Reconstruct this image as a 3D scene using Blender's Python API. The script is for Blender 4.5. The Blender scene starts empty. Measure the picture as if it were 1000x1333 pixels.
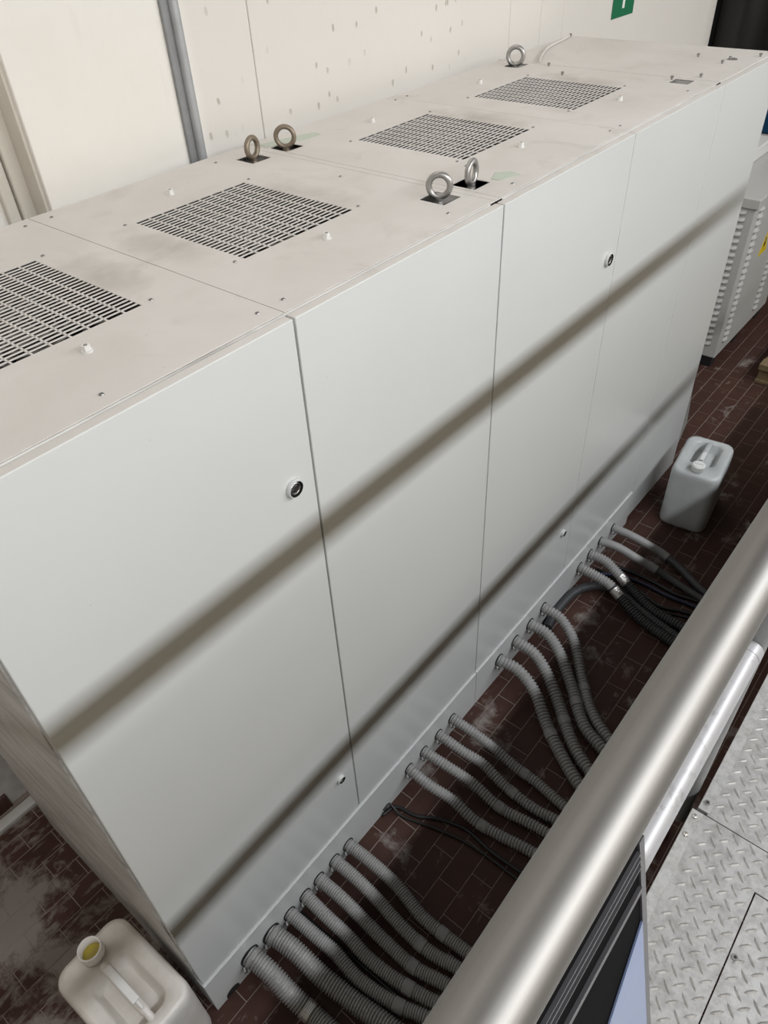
import bpy, bmesh, math, random
from mathutils import Vector, Matrix, Euler
random.seed(7)
scene = bpy.context.scene
COL = scene.collection
PI = math.pi

# ------------------------------------------------------------------ camera
cam_d = bpy.data.cameras.new('camera')
cam = bpy.data.objects.new('camera', cam_d); COL.objects.link(cam)
cam_d.sensor_fit = 'VERTICAL'; cam_d.sensor_height = 36.0
cam_d.lens = 958.5 / 1333.0 * 36.0
cam_d.clip_start = 0.02
cam.location = (-0.90786, -1.01502, 2.85521)
_yaw, _pitch, _roll = -48.3495, 48.8861, -3.3258
_M = Matrix.Rotation(math.radians(_yaw), 3, 'Z') @ Matrix.Rotation(math.radians(_pitch), 3, 'X') @ Matrix.Rotation(math.radians(_roll), 3, 'Z')
cam.rotation_euler = _M.to_euler()
scene.camera = cam

# ------------------------------------------------------------------ world, lights, exposure
world = bpy.data.worlds.new('hall_light'); scene.world = world
world.use_nodes = True
_bg = world.node_tree.nodes['Background']
_bg.inputs[0].default_value = (1.0, 0.93, 0.85, 1); _bg.inputs[1].default_value = 0.12

def area(name, loc, target, sx, sy, power, color):
    l = bpy.data.lights.new(name, 'AREA'); l.shape = 'RECTANGLE'; l.size = sx; l.size_y = sy
    l.energy = power; l.color = color
    o = bpy.data.objects.new(name, l); COL.objects.link(o)
    o.location = loc
    d = (Vector(target) - Vector(loc)).normalized()
    o.rotation_euler = d.to_track_quat('-Z', 'Y').to_euler()
    return o
# row of batten luminaires over the walkway; its long side runs along the cabinets
_key = area('luminaire_row_walkway', (1.9, -2.507, 3.535), (1.9, 0.0, 1.2), 8.4, 0.085, 180, (0.955, 0.985, 1.02))
# wide unseen warm fill behind the walkway, added to lift the doors
_hall_fill = area('hall_fill', (1.2, -6.2, 4.2), (1.2, 0.0, 1.6), 12.0, 3.0, 105, (1.0, 0.83, 0.55))
# unseen strip high above the cabinets, added to brighten roof and wall
_top = area('roof_wall_fill', (0.5, 0.95, 5.2), (0.5, 0.95, 0.0), 6.5, 0.25, 42, (1.0, 0.95, 0.89))

scene.view_settings.view_transform = 'Standard'
scene.view_settings.look = 'None'
scene.view_settings.exposure = 0.0
scene.view_settings.gamma = 1.0
scene.view_settings.use_curve_mapping = False

# ------------------------------------------------------------------ materials
def new_mat(name):
    m = bpy.data.materials.new(name); m.use_nodes = True
    nt = m.node_tree
    return m, nt, nt.nodes['Principled BSDF']
def pos_node(nt, scale=(1, 1, 1)):
    g = nt.nodes.new('ShaderNodeNewGeometry')
    mp = nt.nodes.new('ShaderNodeMapping'); mp.inputs['Scale'].default_value = scale
    nt.links.new(g.outputs['Position'], mp.inputs['Vector'])
    return mp.outputs['Vector']
def noise(nt, vec, scale, detail=4, rough=0.55, distort=0.0):
    n = nt.nodes.new('ShaderNodeTexNoise'); n.inputs['Scale'].default_value = scale
    n.inputs['Detail'].default_value = detail; n.inputs['Roughness'].default_value = rough
    n.inputs['Distortion'].default_value = distort
    nt.links.new(vec, n.inputs['Vector']); return n.outputs['Fac']
def ramp(nt, fac, a, b, ca=(0, 0, 0, 1), cb=(1, 1, 1, 1)):
    r = nt.nodes.new('ShaderNodeValToRGB')
    r.color_ramp.elements[0].position = a; r.color_ramp.elements[0].color = ca
    r.color_ramp.elements[1].position = b; r.color_ramp.elements[1].color = cb
    nt.links.new(fac, r.inputs[0]); return r.outputs[0]
def mix(nt, fac, a, b):
    n = nt.nodes.new('ShaderNodeMix'); n.data_type = 'RGBA'
    for sock, v in ((n.inputs[0], fac), (n.inputs[6], a), (n.inputs[7], b)):
        if hasattr(v, 'is_linked'): nt.links.new(v, sock)
        elif isinstance(v, (int, float)): sock.default_value = v
        else: sock.default_value = (*v[:3], 1)
    return n.outputs[2]
def mathn(nt, op, a, b=0.0, clamp=False):
    n = nt.nodes.new('ShaderNodeMath'); n.operation = op; n.use_clamp = clamp
    for i, v in enumerate((a, b)):
        if hasattr(v, 'is_linked'): nt.links.new(v, n.inputs[i])
        else: n.inputs[i].default_value = v
    return n.outputs[0]
def bump(nt, bs, h, strength=0.3, dist=0.002):
    b = nt.nodes.new('ShaderNodeBump'); b.inputs['Strength'].default_value = strength
    b.inputs['Distance'].default_value = dist
    nt.links.new(h, b.inputs['Height']); nt.links.new(b.outputs[0], bs.inputs['Normal'])
def flat(name, col, rough=0.5, metal=0.0, var=0.06, scale=30, spec=0.5):
    m, nt, bs = new_mat(name)
    f = noise(nt, pos_node(nt), scale, 3)
    lo = [max(0, c * (1 - var)) for c in col]; hi = [min(1, c * (1 + var)) for c in col]
    nt.links.new(mix(nt, f, lo, hi), bs.inputs['Base Color'])
    bs.inputs['Roughness'].default_value = rough; bs.inputs['Metallic'].default_value = metal
    bs.inputs['Specular IOR Level'].default_value = spec
    return m

M = {}
# light grey cabinet enamel
m, nt, bs = new_mat('cabinet_enamel')
v = pos_node(nt)
f = noise(nt, v, 2.2, 3)
c = mix(nt, f, (0.605, 0.615, 0.60), (0.64, 0.65, 0.635))
sp = ramp(nt, noise(nt, v, 90, 2, 0.5), 0.765, 0.79)
c = mix(nt, mathn(nt, 'MULTIPLY', sp, 0.45), c, (0.30, 0.28, 0.24))
nt.links.new(c, bs.inputs['Base Color']); bs.inputs['Roughness'].default_value = 0.25
M['enamel'] = m
# roof enamel under dust
m, nt, bs = new_mat('dusty_roof_enamel')
v = pos_node(nt)
c = mix(nt, ramp(nt, noise(nt, v, 2.6, 4, 0.6, 0.6), 0.35, 0.7), (0.57, 0.545, 0.515), (0.635, 0.61, 0.585))
c = mix(nt, mathn(nt, 'MULTIPLY', ramp(nt, noise(nt, v, 5.5, 4, 0.6, 1.0), 0.56, 0.74), 0.35), c, (0.42, 0.39, 0.35))
_best = None
for _gx in (-0.115, 0.085, 0.545, 1.415, 2.07):
    _vm = nt.nodes.new('ShaderNodeVectorMath'); _vm.operation = 'SUBTRACT'; _vm.inputs[1].default_value = (_gx, 0.50, 2.2)
    nt.links.new(nt.nodes.new('ShaderNodeNewGeometry').outputs['Position'], _vm.inputs[0])
    _mp = nt.nodes.new('ShaderNodeMapping'); _mp.inputs['Scale'].default_value = (1, 0.42, 1); nt.links.new(_vm.outputs[0], _mp.inputs[0])
    _ln = nt.nodes.new('ShaderNodeVectorMath'); _ln.operation = 'LENGTH'; nt.links.new(_mp.outputs[0], _ln.inputs[0])
    _best = _ln.outputs['Value'] if _best is None else mathn(nt, 'MINIMUM', _best, _ln.outputs['Value'])
_so = ramp(nt, mathn(nt, 'ADD', _best, mathn(nt, 'MULTIPLY', mathn(nt, 'SUBTRACT', noise(nt, v, 9, 4, 0.6, 0.5), 0.5), 0.16)), 0.0, 0.085, (1, 1, 1, 1), (0, 0, 0, 1))
c = mix(nt, mathn(nt, 'MULTIPLY', _so, 0.42), c, (0.25, 0.22, 0.18))
sp = ramp(nt, noise(nt, v, 120, 2, 0.5), 0.74, 0.77)
c = mix(nt, mathn(nt, 'MULTIPLY', sp, 0.5), c, (0.30, 0.27, 0.24))
nt.links.new(c, bs.inputs['Base Color']); bs.inputs['Roughness'].default_value = 0.62
M['roof'] = m
# side panel: enamel with wipe marks
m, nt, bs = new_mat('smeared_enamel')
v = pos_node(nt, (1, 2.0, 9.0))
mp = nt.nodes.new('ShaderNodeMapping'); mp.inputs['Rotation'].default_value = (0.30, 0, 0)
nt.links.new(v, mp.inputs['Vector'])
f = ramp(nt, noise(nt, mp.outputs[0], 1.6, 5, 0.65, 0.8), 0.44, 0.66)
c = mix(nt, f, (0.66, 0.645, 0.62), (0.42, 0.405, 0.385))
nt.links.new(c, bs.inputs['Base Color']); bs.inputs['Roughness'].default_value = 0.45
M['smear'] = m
# concrete wall, whitewashed, with pock marks
m, nt, bs = new_mat('whitewashed_concrete')
v = pos_node(nt)
c = mix(nt, ramp(nt, noise(nt, v, 1.1, 5, 0.6), 0.35, 0.7), (0.80, 0.765, 0.71), (0.87, 0.85, 0.81))
vs = pos_node(nt, (26, 26, 4))
c = mix(nt, mathn(nt, 'MULTIPLY', ramp(nt, noise(nt, vs, 1.0, 3, 0.5), 0.62, 0.78), 0.18), c, (0.60, 0.56, 0.50))
_sp = nt.nodes.new('ShaderNodeSeparateXYZ'); nt.links.new(pos_node(nt, (1, 1, 0.55)), _sp.inputs[0])
_cb = nt.nodes.new('ShaderNodeCombineXYZ'); nt.links.new(_sp.outputs[0], _cb.inputs[0]); nt.links.new(_sp.outputs[2], _cb.inputs[1])
vo = nt.nodes.new('ShaderNodeTexVoronoi'); vo.voronoi_dimensions = '2D'; vo.inputs['Scale'].default_value = 17
nt.links.new(_cb.outputs[0], vo.inputs['Vector'])
_wob = mathn(nt, 'MULTIPLY', mathn(nt, 'SUBTRACT', noise(nt, v, 60, 3), 0.5), 0.16)
near = ramp(nt, mathn(nt, 'ADD', vo.outputs['Distance'], _wob), 0.075, 0.12, (1, 1, 1, 1), (0, 0, 0, 1))
sel = ramp(nt, vo.outputs['Color'], 0.53, 0.57)
reg = ramp(nt, noise(nt, v, 1.7, 2, 0.5), 0.40, 0.50)
_gx = nt.nodes.new('ShaderNodeMapRange'); _gx.inputs[1].default_value = 0.69; _gx.inputs[2].default_value = 0.75
nt.links.new(_sp.outputs[0], _gx.inputs[0])
_gx2 = nt.nodes.new('ShaderNodeMapRange'); _gx2.inputs[1].default_value = 2.3; _gx2.inputs[2].default_value = 2.1
nt.links.new(_sp.outputs[0], _gx2.inputs[0])
reg = mathn(nt, 'MULTIPLY', reg, mathn(nt, 'MULTIPLY', _gx.outputs[0], _gx2.outputs[0]))
pit = mathn(nt, 'MULTIPLY', mathn(nt, 'MULTIPLY', near, sel), reg)
# right of the conduit the wall colour is mixed darker
c = mix(nt, mathn(nt, 'MULTIPLY', _gx.outputs[0], 0.75), c, (0.70, 0.665, 0.62))
c = mix(nt, mathn(nt, 'MULTIPLY', pit, 0.75), c, (0.42, 0.38, 0.32))
nt.links.new(c, bs.inputs['Base Color']); bs.inputs['Roughness'].default_value = 0.85
h = mathn(nt, 'SUBTRACT', noise(nt, v, 14, 5), mathn(nt, 'MULTIPLY', pit, 1.5))
bump(nt, bs, h, 0.35, 0.006)
M['wall'] = m
M['wall_rough'] = flat('grey_rough_plaster', (0.55, 0.53, 0.50), 0.9, 0, 0.35, 18)
M['reveal'] = flat('recess_concrete', (0.66, 0.62, 0.55), 0.9, 0, 0.12, 9)
# tiles with plaster dust
def tile_mat(name, per_object):
    m, nt, bs = new_mat(name)
    v = pos_node(nt)
    base = mix(nt, noise(nt, v, 9, 4, 0.6), (0.042, 0.019, 0.0145), (0.085, 0.039, 0.029))
    if per_object:
        oi = nt.nodes.new('ShaderNodeObjectInfo')
        base = mix(nt, mathn(nt, 'MULTIPLY', oi.outputs['Random'], 0.5), base, (0.05, 0.024, 0.018))
    sep = nt.nodes.new('ShaderNodeSeparateXYZ')
    g = nt.nodes.new('ShaderNodeNewGeometry'); nt.links.new(g.outputs['Position'], sep.inputs[0])
    # plaster dust trodden in round the near end of the cabinets, thinner along the row
    near = nt.nodes.new('ShaderNodeMapRange'); near.inputs[1].default_value = -0.55; near.inputs[2].default_value = -0.95
    near.inputs[3].default_value = 0.0; near.inputs[4].default_value = 1.0
    nt.links.new(sep.outputs[0], near.inputs[0])
    thr = mathn(nt, 'SUBTRACT', 0.575, mathn(nt, 'MULTIPLY', near.outputs[0], 0.13))
    n1 = noise(nt, v, 4.2, 6, 0.68, 0.35)
    d1 = mathn(nt, 'MULTIPLY', mathn(nt, 'SUBTRACT', n1, thr), 9.0, True)
    vs = pos_node(nt, (9, 26, 9))
    n2 = mathn(nt, 'MULTIPLY', mathn(nt, 'SUBTRACT', noise(nt, vs, 1.0, 4, 0.68, 0.5), mathn(nt, 'SUBTRACT', 0.65, mathn(nt, 'MULTIPLY', near.outputs[0], 0.14))), 8.0, True)
    dust = mathn(nt, 'MAXIMUM', mathn(nt, 'MULTIPLY', d1, 0.8), mathn(nt, 'MULTIPLY', n2, 0.6), True)
    c = mix(nt, dust, base, (0.29, 0.26, 0.235))
    nt.links.new(c, bs.inputs['Base Color'])
    bs.inputs['Roughness'].default_value = 0.62
    bs.inputs['Specular IOR Level'].default_value = 0.25
    bump(nt, bs, noise(nt, v, 60, 4), 0.15, 0.002)
    return m
M['tile'] = tile_mat('red_brown_tile', True)
M['tile_far'] = tile_mat('red_brown_tile_field', False)
M['grout'] = flat('pale_grout', (0.25, 0.20, 0.175), 0.9, 0, 0.25, 25)
M['cement'] = flat('grey_cement', (0.17, 0.165, 0.155), 0.9, 0, 0.25, 12)
M['hall'] = flat('beige_hall_paint', (0.40, 0.36, 0.31), 0.8, 0, 0.08, 6)
M['kerb'] = flat('pale_kerb_paint', (0.50, 0.49, 0.47), 0.6, 0, 0.12, 20)
M['galv'] = flat('galvanised_steel', (0.42, 0.43, 0.44), 0.5, 0.4, 0.18, 25)
M['galv_dark'] = flat('dull_galvanised_steel', (0.27, 0.275, 0.28), 0.55, 0.4, 0.2, 25)
M['steel'] = flat('bright_steel', (0.62, 0.61, 0.60), 0.28, 1.0, 0.08, 40)
M['eyesteel'] = flat('cast_steel', (0.40, 0.39, 0.375), 0.42, 0.85, 0.15, 60)
M['eyebrown'] = flat('yellow_passivated_steel', (0.26, 0.215, 0.165), 0.5, 0.75, 0.3, 60)
M['dark'] = flat('dark_inside', (0.018, 0.017, 0.016), 0.8, 0, 0.2, 30)
M['fan'] = flat('sooty_fan_plastic', (0.03, 0.028, 0.026), 0.55, 0, 0.4, 40)
M['guard'] = flat('dusty_wire_guard', (0.20, 0.19, 0.17), 0.5, 0.3, 0.3, 60)
M['white_bolt'] = flat('pale_nut', (0.72, 0.71, 0.69), 0.45, 0.1, 0.05, 60)
M['screw'] = flat('grey_screw', (0.30, 0.29, 0.28), 0.4, 0.6, 0.1, 60)
M['lockblack'] = flat('black_lock_plastic', (0.02, 0.02, 0.02), 0.25, 0, 0.2, 60)
M['lockring'] = flat('grey_lock_collar', (0.62, 0.63, 0.62), 0.3, 0, 0.05, 60)
M['hose'] = flat('grey_corrugated_plastic', (0.28, 0.275, 0.268), 0.5, 0, 0.14, 22)
M['hose_dark'] = flat('dark_corrugated_plastic', (0.052, 0.052, 0.055), 0.5, 0, 0.2, 22)
M['hose_shiny'] = flat('grey_steel_wound_hose', (0.33, 0.325, 0.315), 0.36, 0.35, 0.2, 30)
M['tape'] = flat('silver_tape', (0.55, 0.54, 0.52), 0.22, 0.6, 0.3, 70)
M['tape_grey'] = flat('grey_cloth_tape', (0.27, 0.265, 0.26), 0.5, 0, 0.15, 40)
M['cable'] = flat('black_cable_sheath', (0.013, 0.013, 0.014), 0.45, 0, 0.2, 40)
M['cable_blue'] = flat('navy_cable_sheath', (0.015, 0.018, 0.05), 0.45, 0, 0.2, 40)
# brushed handrail
m, nt, bs = new_mat('brushed_stainless')
v = pos_node(nt, (3, 160, 160))
f = noise(nt, v, 2.0, 4, 0.6)
nt.links.new(mix(nt, f, (0.245, 0.235, 0.222), (0.295, 0.284, 0.27)), bs.inputs['Base Color'])
bs.inputs['Metallic'].default_value = 1.0
rr = nt.nodes.new('ShaderNodeMapRange'); rr.inputs[3].default_value = 0.47; rr.inputs[4].default_value = 0.57
nt.links.new(noise(nt, pos_node(nt, (1, 14, 14)), 5, 4), rr.inputs[0]); nt.links.new(rr.outputs[0], bs.inputs['Roughness'])
M['rail'] = m
m, nt, bs = new_mat('weathered_pale_rail')
v = pos_node(nt)
f = ramp(nt, noise(nt, v, 22, 6, 0.7, 0.6), 0.52, 0.66)
nt.links.new(mix(nt, f, (0.42, 0.42, 0.435), (0.27, 0.265, 0.265)), bs.inputs['Base Color'])
bs.inputs['Roughness'].default_value = 0.42; bs.inputs['Metallic'].default_value = 0.35
M['rail_pale'] = m
m, nt, bs = new_mat('aluminium_tread_plate')
v = pos_node(nt)
c = mix(nt, ramp(nt, noise(nt, v, 35, 6, 0.7), 0.4, 0.68), (0.42, 0.415, 0.41), (0.27, 0.265, 0.255))
c = mix(nt, mathn(nt, 'MULTIPLY', ramp(nt, noise(nt, v, 130, 3, 0.6), 0.66, 0.74), 0.5), c, (0.22, 0.21, 0.2))
nt.links.new(c, bs.inputs['Base Color']); bs.inputs['Metallic'].default_value = 0.55
bs.inputs['Roughness'].default_value = 0.45
bump(nt, bs, noise(nt, v, 220, 4), 0.2, 0.001)
M['plate'] = m
m, nt, bs = new_mat('galvanised_spangle')
v = pos_node(nt)
vo = nt.nodes.new('ShaderNodeTexVoronoi'); vo.inputs['Scale'].default_value = 120; nt.links.new(v, vo.inputs['Vector'])
nt.links.new(mix(nt, ramp(nt, noise(nt, v, 60, 5, 0.7), 0.4, 0.7), (0.45, 0.45, 0.445), (0.31, 0.305, 0.295)), bs.inputs['Base Color'])
bs.inputs['Metallic'].default_value = 0.5; bs.inputs['Roughness'].default_value = 0.45
M['spangle'] = m
M['beam'] = flat('dark_steel_beam', (0.035, 0.034, 0.034), 0.6, 0.2, 0.2, 20)
M['board_black'] = flat('black_panel_face', (0.004, 0.004, 0.0045), 0.75, 0, 0.2, 40, 0.06)
M['board_grey'] = flat('grey_panel_trim', (0.085, 0.082, 0.086), 0.35, 0.2, 0.1, 40)
m, nt, bs = new_mat('pale_blue_film')
v = pos_node(nt)
nt.links.new(mix(nt, noise(nt, v, 14, 3), (0.12, 0.17, 0.32), (0.20, 0.23, 0.32)), bs.inputs['Base Color'])
bs.inputs['Roughness'].default_value = 0.3
M['film'] = m
# translucent can plastic
def can_mat(name, col, tint):
    m, nt, bs = new_mat(name)
    v = pos_node(nt)
    c = mix(nt, ramp(nt, noise(nt, v, 7, 4, 0.6), 0.4, 0.7), col, tint)
    nt.links.new(c, bs.inputs['Base Color']); bs.inputs['Roughness'].default_value = 0.35
    bs.inputs['Subsurface Weight'].default_value = 0.25
    bs.inputs['Subsurface Radius'].default_value = (0.05, 0.05, 0.045)
    bs.inputs['Subsurface Scale'].default_value = 0.4
    return m
M['can'] = can_mat('milky_can_plastic', (0.74, 0.71, 0.67), (0.62, 0.58, 0.53))
M['can2'] = can_mat('milky_grey_can_plastic', (0.55, 0.565, 0.56), (0.47, 0.485, 0.485))
M['cap'] = flat('white_cap_plastic', (0.78, 0.78, 0.76), 0.35, 0, 0.04, 40)
M['liquid'] = flat('yellow_liquid', (0.42, 0.33, 0.04), 0.15, 0, 0.1, 20)
M['white_plastic'] = flat('white_plastic', (0.76, 0.76, 0.75), 0.4, 0, 0.04, 40)
M['sign_green'] = flat('sign_green', (0.010, 0.165, 0.075), 0.45, 0, 0.05, 20)
M['sign_white'] = flat('sign_white', (0.86, 0.87, 0.84), 0.5, 0, 0.03, 20)
M['housing'] = flat('housing_enamel', (0.50, 0.50, 0.485), 0.42, 0, 0.04, 12)
M['gloss_black'] = flat('gloss_black_coating', (0.006, 0.006, 0.006), 0.32, 0, 0.1, 20)
M['black_rubber'] = flat('black_rubber', (0.012, 0.012, 0.012), 0.7, 0, 0.2, 30)
M['yellow'] = flat('warning_yellow', (0.75, 0.56, 0.02), 0.45, 0, 0.05, 20)
M['blue'] = flat('machine_blue', (0.012, 0.075, 0.17), 0.4, 0, 0.08, 20)
M['navy'] = flat('machine_navy', (0.006, 0.008, 0.035), 0.5, 0, 0.08, 20)
M['wood'] = flat('grey_brown_pallet_wood', (0.20, 0.145, 0.075), 0.8, 0, 0.3, 24)
M['label_white'] = flat('label_white', (0.72, 0.72, 0.72), 0.5, 0, 0.03, 20)
M['sealant'] = flat('pale_green_tape', (0.47, 0.52, 0.44), 0.7, 0, 0.1, 40)
M['skirt'] = flat('brown_skirting_tile', (0.070, 0.032, 0.025), 0.5, 0, 0.2, 20)

# ------------------------------------------------------------------ helpers
class MB:
    """collects geometry in world coordinates, one mesh object per build()"""
    def __init__(s): s.v = []; s.f = []; s.mi = []; s.sm = []
    def add(s, vs, fs, mi=0, smooth=False):
        o = len(s.v); s.v += [tuple(p) for p in vs]
        for f in fs: s.f.append([o + i for i in f]); s.mi.append(mi); s.sm.append(smooth)
        return s
    def box(s, a, b, mi=0, bev=0.0, seg=2, rot=None, at=None):
        bm = bmesh.new(); bmesh.ops.create_cube(bm, size=1)
        sx, sy, sz = (abs(b[i] - a[i]) for i in range(3)); c = Vector([(a[i] + b[i]) / 2 for i in range(3)])
        for v in bm.verts: v.co = Vector((v.co.x * sx, v.co.y * sy, v.co.z * sz))
        if bev > 0: bmesh.ops.bevel(bm, geom=list(bm.edges), offset=bev, segments=seg, affect='EDGES', profile=0.5)
        if rot is not None: bmesh.ops.rotate(bm, verts=bm.verts, cent=(0, 0, 0), matrix=rot)
        bm.verts.index_update()
        s.add([v.co + c for v in bm.verts], [[v.index for v in f.verts] for f in bm.faces], mi, bev > 0.004 and seg > 2)
        bm.free(); return s
    def cyl(s, p, q, r, n=16, mi=0, r2=None, caps=True, smooth=True):
        p = Vector(p); q = Vector(q); r2 = r if r2 is None else r2
        d = (q - p).normalized(); u = d.orthogonal().normalized(); w = d.cross(u)
        vs = []
        for c, rad in ((p, r), (q, r2)):
            for i in range(n):
                a = 2 * PI * i / n; vs.append(c + (u * math.cos(a) + w * math.sin(a)) * rad)
        s.add(vs, [[i, (i + 1) % n, n + (i + 1) % n, n + i] for i in range(n)], mi, smooth)
        if caps: s.add(vs[:n], [list(range(n))[::-1]], mi); s.add(vs[n:], [list(range(n))], mi)
        return s
    def ring(s, c, axis, R, r, mi=0, n=32, k=12):
        c = Vector(c); d = Vector(axis).normalized(); u = d.orthogonal().normalized(); w = d.cross(u)
        vs = []
        for i in range(n):
            a = 2 * PI * i / n; e = u * math.cos(a) + w * math.sin(a)
            for j in range(k):
                b = 2 * PI * j / k; vs.append(c + e * (R + r * math.cos(b)) + d * (r * math.sin(b)))
        s.add(vs, [[i * k + j, ((i + 1) % n) * k + j, ((i + 1) % n) * k + (j + 1) % k, i * k + (j + 1) % k] for i in range(n) for j in range(k)], mi, True)
        return s
    def sweep(s, pts, rad, n=14, mi=0, caps=True):
        """pts: list of Vectors, rad: list of radii"""
        prev = None; vs = []
        for i, p in enumerate(pts):
            d = (pts[min(i + 1, len(pts) - 1)] - pts[max(i - 1, 0)]).normalized()
            if prev is None: u = d.orthogonal().normalized()
            else: u = (prev - d * prev.dot(d)).normalized()
            prev = u; w = d.cross(u)
            for j in range(n):
                a = 2 * PI * j / n; vs.append(p + (u * math.cos(a) + w * math.sin(a)) * rad[i])
        m = len(pts)
        s.add(vs, [[i * n + j, i * n + (j + 1) % n, (i + 1) * n + (j + 1) % n, (i + 1) * n + j] for i in range(m - 1) for j in range(n)], mi, True)
        if caps: s.add(vs[:n], [list(range(n))[::-1]], mi); s.add(vs[-n:], [list(range(n))], mi)
        return s
    def prism(s, poly, z0, z1, mi=0):
        n = len(poly)
        vs = [(x, y, z0) for x, y in poly] + [(x, y, z1) for x, y in poly]
        s.add(vs, [list(range(n))[::-1], list(range(n, 2 * n))] + [[i, (i + 1) % n, n + (i + 1) % n, n + i] for i in range(n)], mi)
        return s
    def mesh(s, name, mats, off=(0, 0, 0)):
        me = bpy.data.meshes.new(name)
        me.from_pydata([(p[0] - off[0], p[1] - off[1], p[2] - off[2]) for p in s.v], [], s.f)
        for mt in (mats if isinstance(mats, (list, tuple)) else [mats]): me.materials.append(M[mt])
        me.polygons.foreach_set('material_index', s.mi); me.polygons.foreach_set('use_smooth', s.sm)
        me.update(); return me
    def build(s, name, mats, parent=None, label=None):
        off = root_of(parent).location if parent else (0, 0, 0)
        o = bpy.data.objects.new(name, s.mesh(name, mats, off)); COL.objects.link(o)
        if parent: o.parent = parent
        if label: o['label'] = label
        return o
def root_of(o):
    while o.parent: o = o.parent
    return o
def place(name, me, loc, parent=None, rot=None):
    """a piece that shares mesh data; loc in world coordinates"""
    o = bpy.data.objects.new(name, me); COL.objects.link(o)
    if parent: o.parent = parent; o.location = Vector(loc) - root_of(parent).location
    else: o.location = loc
    if rot: o.rotation_euler = rot
    return o
def thing(name, label, cat, loc, group=None):
    o = bpy.data.objects.new(name, None); COL.objects.link(o); o.location = loc; o.empty_display_size = 0.1
    o['label'] = label; o['category'] = cat
    if group: o['group'] = group
    return o
def tag(o, label, cat, group=None):
    o['label'] = label; o['category'] = cat
    if group: o['group'] = group
    return o
def struct(o, label=None, cat=None):
    o['kind'] = 'structure'
    if label: o['label'] = label
    if cat: o['category'] = cat
    return o
def catmull(P, step):
    P = [Vector(p) for p in P]; Q = [P[0] * 2 - P[1]] + P + [P[-1] * 2 - P[-2]]
    dense = []
    for i in range(1, len(Q) - 2):
        for k in range(24):
            t = k / 24; a, b, c, d = Q[i - 1], Q[i], Q[i + 1], Q[i + 2]
            dense.append(0.5 * ((2 * b) + (c - a) * t + (2 * a - 5 * b + 4 * c - d) * t * t + (3 * b - a - 3 * c + d) * t ** 3))
    dense.append(P[-1])
    out = [dense[0]]; acc = 0; nxt = step
    for i in range(1, len(dense)):
        seg = (dense[i] - dense[i - 1]).length
        while acc + seg >= nxt and seg > 0:
            out.append(dense[i - 1].lerp(dense[i], (nxt - acc) / seg)); nxt += step
        acc += seg
    return out

# ------------------------------------------------------------------ setting: floor
TP, TR, TJ = 0.1825, 0.0885, 0.0034
floor = struct(MB().box((-3.5, -8.0, -0.08), (9.5, 1.6, -0.0018)).build('floor', 'grout'), 'floor of small red-brown tiles dusted with plaster', 'floor')
tm = MB().box((-TP / 2 + TJ / 2, -TR / 2 + TJ / 2, -0.012), (TP / 2 - TJ / 2, TR / 2 - TJ / 2, 0.0), bev=0.0012, seg=1).mesh('tile', 'tile')
far = MB()
def in_near(x, y):
    if x < -0.63: return x > -1.22 and y > -0.05 and y < 1.16
    if x < 2.95: return y > -0.62 and y < 0.0
    return x < 4.75 and -0.55 < y < 0.42
def under(x, y): return -0.63 < x < 2.9 and 0.05 < y < 0.95
cnt = 0
for r in range(-4, 64):
    yc = 0.91 - (r + 0.5) * TR
    off = -0.861 if r % 2 == 0 else -0.953
    if yc > 1.2: continue
    for k in range(-14, 56):
        xc = off + (k + 0.5) * TP
        if under(xc, yc): continue
        if in_near(xc, yc) and cnt < 300:
            place('tile', tm, (xc, yc, random.uniform(-0.0006, 0.0004)), floor); cnt += 1
        elif -2.6 < xc < 8.8 and yc > -4.2:
            hx, hy = TP / 2 - TJ / 2, TR / 2 - TJ / 2
            vs = [(xc - hx, yc - hy, -0.01), (xc + hx, yc - hy, -0.01), (xc + hx, yc + hy, -0.01), (xc - hx, yc + hy, -0.01)]
            vs += [(a, b, 0.0) for a, b, _ in vs]
            far.add(vs, [[4, 5, 6, 7], [0, 1, 5, 4], [1, 2, 6, 5], [2, 3, 7, 6], [3, 0, 4, 7]])
o = far.build('tile_field', 'tile_far', floor); o['kind'] = 'stuff'
MB().prism([(2.98, 0.03), (3.42, 0.11), (4.22, 0.36), (4.22, 1.1), (2.98, 1.1)], 0.0005, 0.010).build('cement_patch', 'cement', floor, 'grey cement patch without tiles')

# ------------------------------------------------------------------ setting: walls
YR, YL = 1.12, 1.24
# right-hand wall bay: grooved concrete panels, rounded far end
wr = MB()
grooves = [0.98, 2.56, 2.84, 3.06]
xs = [0.135] + grooves + [5.10]
for a, b in zip(xs[:-1], xs[1:]):
    wr.box((a + 0.0013, YR, -0.05), (b - 0.0013, YR + 0.30, 4.6), bev=0.0022, seg=1)
wr.box((0.14, YR + 0.012, -0.05), (5.10, YR + 0.29, 4.59))
# end of the bay curved so its shading fades into the passage
arc = [(5.096, YR)]
for i in range(1, 13):
    a = PI / 2 * i / 12; arc.append((5.096 + 0.75 * math.sin(a), YR + 0.75 * (1 - math.cos(a))))
arc += [(5.846, 3.2), (5.096, 3.2)]
n = len(arc)
vs = [(x, y, -0.05) for x, y in arc] + [(x, y, 4.6) for x, y in arc]
wr.add(vs, [[i, (i + 1) % n, n + (i + 1) % n, n + i] for i in range(n - 2)], 0, True)
struct(wr.build('wall_back', 'wall'), 'whitewashed concrete wall bay behind the cabinets', 'wall')
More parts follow.
